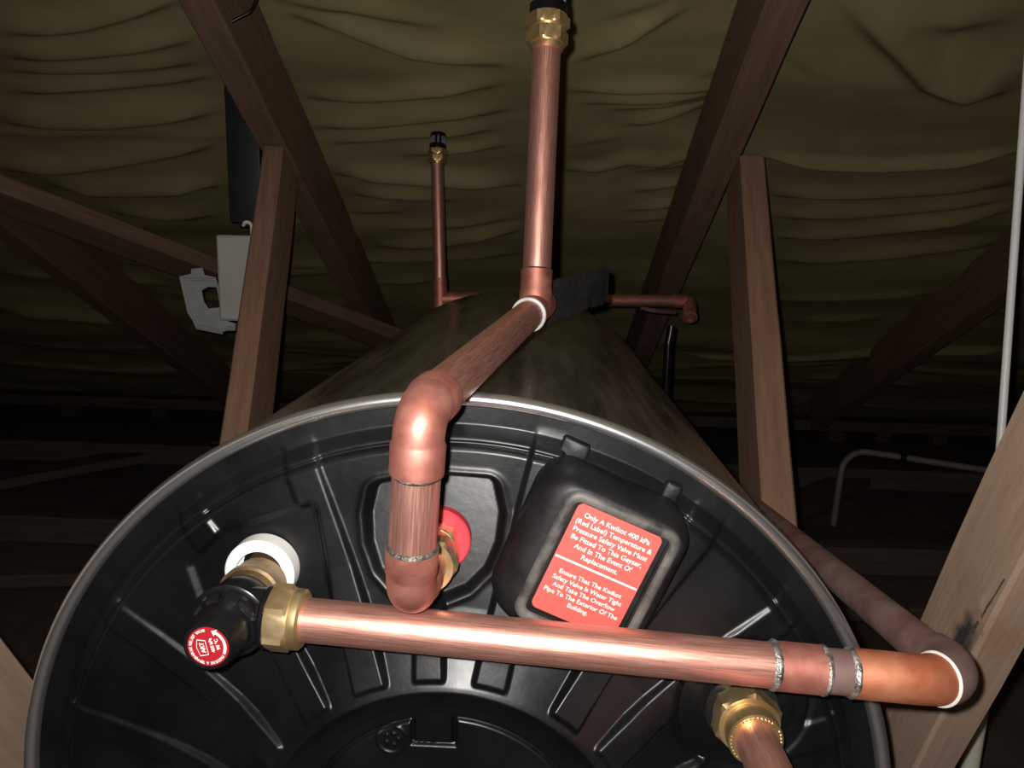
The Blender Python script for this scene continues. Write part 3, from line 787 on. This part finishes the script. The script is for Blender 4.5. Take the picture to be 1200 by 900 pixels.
bmesh.ops.create_icosphere(bm, subdivisions=3, radius=1, matrix=Matrix.Translation(e_end + RD * 0.033 + Vector((-0.0075, -0.0095, 0.0035))) @ Matrix.Diagonal((0.0035, 0.0042, 0.0052, 1)))
tag(obj('verdigris_spot', bm, PATINA, overflow), 'pale green verdigris spot')

# ------------------------------------------------------------------ hot outlet pipe: boss, two elbows, sloping run, tee and tall riser
outlet = thing('outlet_pipe', 'copper outlet pipe from the red washer up over the tank to a tall riser', 'pipe', (-0.012, -0.085, 0.19))
B0 = Vector((BO[0], -0.0125, BO[1] + 0.002)); V0 = Vector((-0.0134, -0.0861, 0.2030)); V1 = Vector((-0.0058, -0.1010, 0.3085)); TE = Vector((0.0473, 0.2100, 0.3320))
TT = Vector((0.0503, 0.2530, 0.5600))
bm = bmesh.new()
hexnut(bm, B0, ax, 0.012, 0.030, ref=(0.3, 0, 1))
lathe(bm, [(0.012, 0.0150), (0.020, 0.0150), (0.022, 0.0140)], B0, ax, seg=48)
hexnut(bm, B0 + Vector((0, -0.022, 0)), ax, 0.013, 0.032, ref=(0.1, 0, 1))
tag(obj('compression_nut', bm, BRASS, outlet, angle=25), 'brass nut on the red washer')
d0 = (V0 - B0).normalized(); vd = (V1 - V0).normalized(); sd = (TE - V1).normalized(); td = (TT - TE).normalized()
def elbow(corner, din, dout, rb, sock_in, sock_out, mat=COPPER_FITTING):
    pts = fillet([corner - din * 0.03, corner, corner + dout * 0.03], rb, 14)
    body = pts[1:-1]
    s, e = body[0], body[-1]
    path, rad = [], []
    path += [s - din * sock_in, s - din * (sock_in - 0.0006), s - din * 0.003, s - din * 0.0012]
    rad += [P + 0.0001, P + 0.0015, P + 0.0015, P + 0.0007]
    path += body; rad += [P + 0.0006] * len(body)
    path += [e + dout * 0.0012, e + dout * 0.003, e + dout * (sock_out - 0.0006), e + dout * sock_out]
    rad += [P + 0.0007, P + 0.0015, P + 0.0015, P + 0.0001]
    bm = bmesh.new(); tube(bm, path, rad, seg=44)
    return obj('elbow', bm, mat, outlet, angle=50), s - din * sock_in, e + dout * sock_out
_, l_in, l_out = elbow(V0, d0, vd, 0.0165, 0.012, 0.0165)
_, u_in, u_out = elbow(V1, vd, sd, 0.0175, 0.0185, 0.014)
bm = bmesh.new(); tube(bm, [B0 + Vector((0, -0.03, 0)), l_in + d0 * 0.004], P, seg=40); obj('stub_pipe', bm, COPPER, outlet)
bm = bmesh.new(); tube(bm, [l_out - vd * 0.004 + (u_in - l_out + vd * 0.008) * k / 6 for k in range(7)], P, seg=44); obj('upright_pipe', bm, COPPER, outlet)
for p in (l_out, u_in):
    bm = bmesh.new(); rng = random.Random(int(p.z * 1e5))
    s = 1 if p is l_out else -1
    tube(bm, [p + vd * s * (-0.0008 + 0.0026 * k / 5) for k in range(6)], [P + 0.0012, P + 0.0014, P + 0.0012, P + 0.0009, P + 0.0005, P - 0.0002], seg=44, caps=False, wob=0.025, rng=rng)
    tag(obj('solder_ring', bm, SOLDER_DARK, outlet), 'dark grey solder ring')
t_in = TE - sd * 0.030
bm = bmesh.new(); tube(bm, [u_out - sd * 0.004 + (t_in - u_out + sd * 0.008) * k / 10 for k in range(11)], P, seg=44); obj('sloping_pipe', bm, COPPER, outlet)
bm = bmesh.new()
lathe(bm, [(-0.030, P), (-0.0295, P + 0.0016), (0.030, P + 0.0016), (0.0305, P)], TE, sd, seg=48)
r0 = TE + td * 0.006
lathe(bm, [(0.0, P + 0.0014), (0.0080, P + 0.0022), (0.0120, P + 0.0013), (0.0285, P + 0.0013), (0.0290, P)], r0, td, seg=48)
obj('tee', bm, COPPER_FITTING, outlet, angle=50)
bm = bmesh.new()
for k in range(1):
    lathe(bm, [(-0.0022, P), (-0.0018, P + 0.0022), (-0.0002, P + 0.0026), (0.0008, P + 0.0014)], t_in, sd, seg=48, cap0=False, cap1=False)
tag(obj('solder_ring', bm, FLUX, outlet), 'white flux ring where the sloping pipe enters the tee')
rs = r0 + td * 0.0275
bm = bmesh.new(); tube(bm, [rs + td * (0.0 + 0.0026 * k / 3) for k in range(4)], [P + 0.0012, P + 0.0013, P + 0.0007, P - 0.0002], seg=44, caps=False)
obj('solder_ring', bm, SOLDER_DARK, outlet)
bm = bmesh.new(); tube(bm, [rs + (TT - rs) * k / 12 for k in range(13)], P, seg=44); obj('riser_pipe', bm, COPPER, outlet)

# ------------------------------------------------------------------ vacuum breakers
def vacuum_breaker(base, axis, label):
    t = thing('vacuum_breaker', label, 'valve', base, 'vacuum breakers on the risers')
    axis = Vector(axis).normalized()
    ref = Vector((0.15, -1, 0))
    bm = bmesh.new()
    lathe(bm, [(-0.0045, P + 0.0004), (-0.004, 0.0145), (-0.001, 0.0150), (0, 0.0150)], base, axis, seg=48)
    hexnut(bm, Vector(base), axis, 0.0125, 0.0325, ref=ref)
    tag(obj('lower_nut', bm, BRASS, t, angle=25), 'brass lower nut')
    bm = bmesh.new()
    lathe(bm, [(0.0125, 0.0145), (0.0150, 0.0145)], base, axis, seg=40)
    hexnut(bm, Vector(base) + axis * 0.0145, axis, 0.0105, 0.0340, ref=(0.02, -1, 0.0))
    tag(obj('upper_nut', bm, BRASS, t, angle=25), 'brass upper nut')
    bm = bmesh.new()
    lathe(bm, [(0.0248, 0.0158), (0.0252, 0.0166), (0.0345, 0.0166), (0.0352, 0.0150), (0.0352, 0.0110), (0.052, 0.0105), (0.0525, 0.009)], base, axis, seg=48)
    obj('black_body', bm, VALVE_BLACK, t)
    a, u, v = basis(axis, ref)
    for k in range(8):
        th = 2 * math.pi * k / 8
        bm = bmesh.new()
        box_bm(bm, (-0.0022, 0.0095, 0.0350), (0.0022, 0.0150, 0.0500), 0.0006, 1)
        m = Matrix((u * math.cos(th) + v * math.sin(th), -u * math.sin(th) + v * math.cos(th), a)).transposed().to_4x4(); m.translation = Vector(base)
        bm.transform(m)
        obj('fin', bm, GREY_CLEAR, t)
    bm = bmesh.new(); lathe(bm, [(0.0500, 0.0150), (0.0505, 0.0158), (0.0560, 0.0150), (0.0580, 0.0110)], base, axis, seg=40)
    obj('top_cap', bm, VALVE_BLACK, t)
    return t
vb = vacuum_breaker(TT, td, 'black and brass vacuum breaker on top of the nearer, tall copper riser')

# ------------------------------------------------------------------ rear pipework behind the tank
SL = Vector((-0.1452, 1.0531, 0.2726)); SR = Vector((0.3636, 1.1715, 0.2724)); ST = Vector((-0.1589, 1.0950, 0.5370))
rear = thing('rear_pipe', 'thin looking copper pipe behind the tank with a riser at its left end', 'pipe', SL)
rd = (SR - SL).normalized(); ru = (ST - SL).normalized()
bm = bmesh.new(); tube(bm, [SL + (SR - SL) * k / 10 for k in range(11)], P, seg=32); obj('cross_pipe', bm, COPPER, rear)
bm = bmesh.new(); tube(bm, [SL + (ST - SL) * k / 8 for k in range(9)], P, seg=32); obj('riser_pipe', bm, COPPER, rear)
bm = bmesh.new()
lathe(bm, [(-0.035, P + 0.0016), (0.040, P + 0.0016), (0.0405, P)], SL, ru, seg=36)
lathe(bm, [(0.0, P + 0.0016), (0.034, P + 0.0016), (0.0345, P)], SL, rd, seg=36)
obj('tee', bm, COPPER_FITTING, rear)
ed = Vector((-0.10, -0.75, -0.45)).normalized()
pts = fillet([SR - rd * 0.03, SR + rd * 0.004, SR + rd * 0.004 + ed * 0.055], 0.022, 8)
bm = bmesh.new(); tube(bm, pts, P + 0.0018, seg=36); obj('elbow', bm, COPPER_FITTING, rear)
bm = bmesh.new(); lathe(bm, [(0, P + 0.001), (0.002, P + 0.0030), (0.006, P + 0.0030), (0.0065, P - 0.002), (0.001, P - 0.003)], pts[-1] - ed * 0.004, ed, seg=36, cap0=False)
tag(obj('end_ring', bm, COPPER_FITTING, rear), 'shiny ring at the open end of the elbow')
bm = bmesh.new(); tube(bm, [(0.2509, 1.0444, 0.266), (0.275, 1.062, 0.2600), (0.3269, 1.1100, 0.2530)], [0.003, 0.0045, 0.004], seg=14)
tag(obj('drain_lever', bm, COPPER_DULL, rear), 'thin dull metal lever')
bm = bmesh.new(); tube(bm, fillet([(0.3110, 1.045, 0.233), (0.3075, 1.043, 0.20), (0.3080, 1.042, 0.02), (0.36, 1.06, -0.36)], 0.03, 6), 0.0085, seg=20)
tag(obj('drain_hose', bm, VALVE_BLACK), 'black hose hanging below the rear copper elbow behind the tank', 'hose')
def copy_tree(o, parent=None):
    c = o.copy(); COL.objects.link(c)
    if parent: c.parent = parent; c.matrix_parent_inverse = o.matrix_parent_inverse.copy()
    for ch in list(o.children): copy_tree(ch, c)
    return c
vb2 = copy_tree(vb)
vb2.location = ST
vb2['label'] = 'black and brass vacuum breaker on top of the farther, thinner looking riser'

# foam sleeve on the pipe behind the tee
F0 = TE + sd * 0.026; F1 = Vector((0.1284, 0.4233, 0.3440)); fd = (F1 - F0).normalized()
bm = bmesh.new(); rng = random.Random(5)
fp, fr = [], []
N = 26
for k in range(N + 1):
    t = k / N
    fp.append(F0 + (F1 - F0) * t)
    r = 0.0205 + 0.0009 * math.sin(17 * t) + (0.0015 if k % 7 == 3 else 0) - (0.0018 if k % 7 == 4 else 0)
    fr.append(r * (1.0 if 0 < k < N else 0.90))
fp = [fp[0]] + fp + [fp[-1] + fd * 0.003]; fr = [0.014] + fr + [0.012]
tube(bm, fp, fr, seg=40)
tag(obj('pipe_insulation', bm, FOAM), 'dark grey foam sleeve on the pipe lying over the tank behind the tee', 'insulation')

# ------------------------------------------------------------------ cold inlet pipe at the lower right
inlet = thing('inlet_pipe', 'copper inlet pipe with a brass nut at the lower right of the end cap', 'pipe', (IN[0], -0.022, IN[1]))
I0 = Vector((IN[0], -0.0180, IN[1])); idr = Vector((0.0, -1, 0.03)).normalized()
bm = bmesh.new(); hexnut(bm, I0, idr, 0.0165, 0.0375, ref=(0.75, 0, 1))
lathe(bm, [(0.0155, 0.0158), (0.0175, 0.0163), (0.0195, 0.0158)], I0, idr, seg=48)
tag(obj('hex_fitting', bm, BRASS, inlet, angle=25), 'brass hexagon')
bm = bmesh.new(); lathe(bm, [(0.0185, 0.0150), (0.0200, 0.0166), (0.0300, 0.0166), (0.0312, 0.0158), (0.0315, P)], I0, idr, seg=48)
for k in range(40):
    if k % 9 in (7, 8): continue
    a = 2 * math.pi * k / 40
    _, u, v = basis(idr)
    c = I0 + idr * 0.0313 + (u * math.cos(a) + v * math.sin(a)) * 0.0149
    bmesh.ops.create_icosphere(bm, subdivisions=1, radius=0.00075, matrix=Matrix.Translation(c))
tag(obj('compression_nut', bm, BRASS, inlet, angle=25), 'brass nut with raised lettering round its mouth')
bm = bmesh.new(); tube(bm, [I0 + idr * (0.026 + 0.17 * k / 6) for k in range(7)], P, seg=40); obj('straight_pipe', bm, COPPER, inlet)
bm = bmesh.new(); lathe(bm, [(0, 0.014), (0.002, 0.0235), (0.003, 0.024), (0.0075, 0.024)], I0 + Vector((0, -0.0003, 0)), (0, 1, 0), seg=40)
tag(obj('backing_ring', bm, COVER_BLACK, inlet), 'black backing ring')

# ------------------------------------------------------------------ things on the left strut
bm = bmesh.new()
box_bm(bm, (-0.5550, 0.967, 0.2260), (-0.4720, 1.022, 0.3865), 0.006, 3)
sb = tag(obj('switch_box', bm, BOX_WHITE), 'white plastic switch box on the left strut below the black panel', 'switch box')
bm = bmesh.new(); box_bm(bm, (-0.5510, 0.9655, 0.2300), (-0.4760, 0.9672, 0.3825), 0.0008, 1)
obj('box_lid', bm, BOX_WHITE, sb)
bm = bmesh.new(); box_bm(bm, (-0.5000, 0.985, 0.194), (-0.4800, 1.000, 0.227), 0.002, 1)
obj('mounting_lug', bm, BOX_WHITE, sb)
BR = [(-0.6598, 1.0417, 0.3015), (-0.6374, 1.0439, 0.3070), (-0.6363, 1.0450, 0.3171), (-0.6140, 1.0461, 0.3193), (-0.6106, 1.0439, 0.3059), (-0.5883, 1.0439, 0.3015), (-0.5804, 1.0405, 0.2791), (-0.5626, 1.0338, 0.2165), (-0.5458, 1.0294, 0.2132), (-0.5469, 1.0260, 0.1998), (-0.5704, 1.0249, 0.1986), (-0.5715, 1.0238, 0.1919), (-0.6229, 1.0238, 0.2009), (-0.6296, 1.0260, 0.2154), (-0.6408, 1.0294, 0.2299)]
HO = [(-0.6151, 1.0383, 0.2758), (-0.6028, 1.0394, 0.2830), (-0.5866, 1.0422, 0.2825), (-0.5827, 1.0383, 0.2702), (-0.5782, 1.0338, 0.2433), (-0.6006, 1.0327, 0.2411), (-0.6101, 1.0350, 0.2545)]
nb = Vector((0.10, -0.96, 0.23)).normalized()
def plate(bm, outer, hole, n, th):
    """extruded outline with a window"""
    vo = [bm.verts.new(p) for p in outer]; vh = [bm.verts.new(p) for p in hole]
    es = [bm.edges.new((vo[i], vo[(i + 1) % len(vo)])) for i in range(len(vo))] + [bm.edges.new((vh[i], vh[(i + 1) % len(vh)])) for i in range(len(vh))]
    f = bmesh.ops.triangle_fill(bm, edges=es, use_beauty=True)
    fs = [g for g in f['geom'] if isinstance(g, bmesh.types.BMFace)]
    ex = bmesh.ops.extrude_face_region(bm, geom=fs)
    bmesh.ops.translate(bm, verts=[g for g in ex['geom'] if isinstance(g, bmesh.types.BMVert)], vec=n * th)
bm = bmesh.new()
BRv = [Vector(p) + nb * 0.004 for p in BR]; HOv = [Vector(p) + nb * 0.004 for p in HO]
plate(bm, BRv, HOv, nb, 0.004)
bk = tag(obj('socket_bracket', bm, BRACKET, angle=30), 'milky plastic bracket plate with a window, left of the white switch box', 'bracket')
bm = bmesh.new()
ctr = sum(BRv, Vector()) / len(BRv)
edge = [BRv[0], BRv[14], BRv[13], BRv[12]]
tube(bm, [p + (ctr - p) * 0.07 + nb * 0.005 for p in edge], 0.0035, seg=10)
tube(bm, [p + (ctr - p) * 0.10 + nb * 0.005 for p in (BRv[12], BRv[11], BRv[9])], 0.0035, seg=10)
tube(bm, [p + (ctr - p) * 0.10 + nb * 0.005 for p in (BRv[0], BRv[5])], 0.003, seg=10)
obj('edge_flange', bm, BRACKET, bk)
for c, r in (((-0.6257, 1.0400, 0.3098), 0.004), ((-0.6196, 1.0383, 0.2975), 0.0045), ((-0.5894, 1.0193, 0.2070), 0.005)):
    bm = bmesh.new()
    bmesh.ops.create_icosphere(bm, subdivisions=2, radius=1, matrix=Matrix.Translation(Vector(c)) @ Matrix.Diagonal((r * 1.4, 0.0012, r * 0.6, 1)))
    obj('screw_slot', bm, BLACK_BOX, bk)

bm = bmesh.new(); box_bm(bm, (-0.5365, 0.99, 0.4100), (-0.4745, 1.035, 0.6550), 0.003, 2)
bp = tag(obj('black_enclosure', bm, BLACK_BOX), 'flat black metal enclosure hanging behind the top of the left strut', 'enclosure')
bm = bmesh.new(); box_bm(bm, (-0.5230, 0.995, 0.4020), (-0.4760, 1.030, 0.4100), 0.003, 2); obj('gland_plate', bm, BLACK_BOX, bp)
bm = bmesh.new(); tube(bm, fillet([(-0.492, 0.985, 0.384), (-0.492, 0.985, 0.408), (-0.500, 0.975, 0.4125), (-0.508, 0.985, 0.405)], 0.012, 6), 0.0035, seg=12)
tag(obj('supply_cable', bm, PVC), 'short white cable looping from the top of the switch box', 'cable')
bm = bmesh.new(); tube(bm, fillet([(-0.3820, 0.66, 0.86), (-0.3836, 0.757, 0.7405), (-0.3940, 0.753, 0.7170), (-0.4230, 0.745, 0.700)], 0.02, 5), 0.0025, seg=10)
tag(obj('black_wire', bm, VALVE_BLACK), 'thin black wire at the top edge beside the left rafter', 'wire')

# ------------------------------------------------------------------ conduits at the right
bm = bmesh.new(); tube(bm, [Vector((0.657, 0.612, 0.848)) + (Vector((0.6174, 0.4325, -0.0845)) - Vector((0.657, 0.612, 0.848))) * k / 10 for k in range(11)], 0.0048, seg=20)
tag(obj('white_conduit', bm, PVC), 'thin white conduit hanging straight down at the right edge', 'conduit')
bm = bmesh.new(); tube(bm, fillet([(0.6170, 0.432, -0.086), (0.6080, 0.410, -0.16), (0.590, 0.390, -0.398)], 0.05, 6), [0.0062, 0.0075] + [0.0095] * 6 + [0.012], seg=20)
tag(obj('cable_sleeve', bm, SLEEVE), 'cream plastic sleeve at the bottom right corner behind the pale web', 'sleeve')
bm = bmesh.new(); tube(bm, fillet([(0.921, 1.676, -0.398), (0.924, 1.676, -0.30), (0.940, 1.70, -0.175), (1.273, 1.602, -0.195), (1.60, 1.50, -0.215)], 0.07, 10), 0.0092, seg=20)
gc = tag(obj('grey_conduit', bm, PVC_GREY), 'dusty grey bent conduit rising from the floor at the right behind the tank', 'conduit')
bm = bmesh.new(); lathe(bm, [(-0.008, 0.0112), (0.008, 0.0112)], (1.0859, 1.6571, -0.1838), (0.958, -0.282, -0.058), seg=20)
obj('black_clip', bm, VALVE_BLACK, gc)
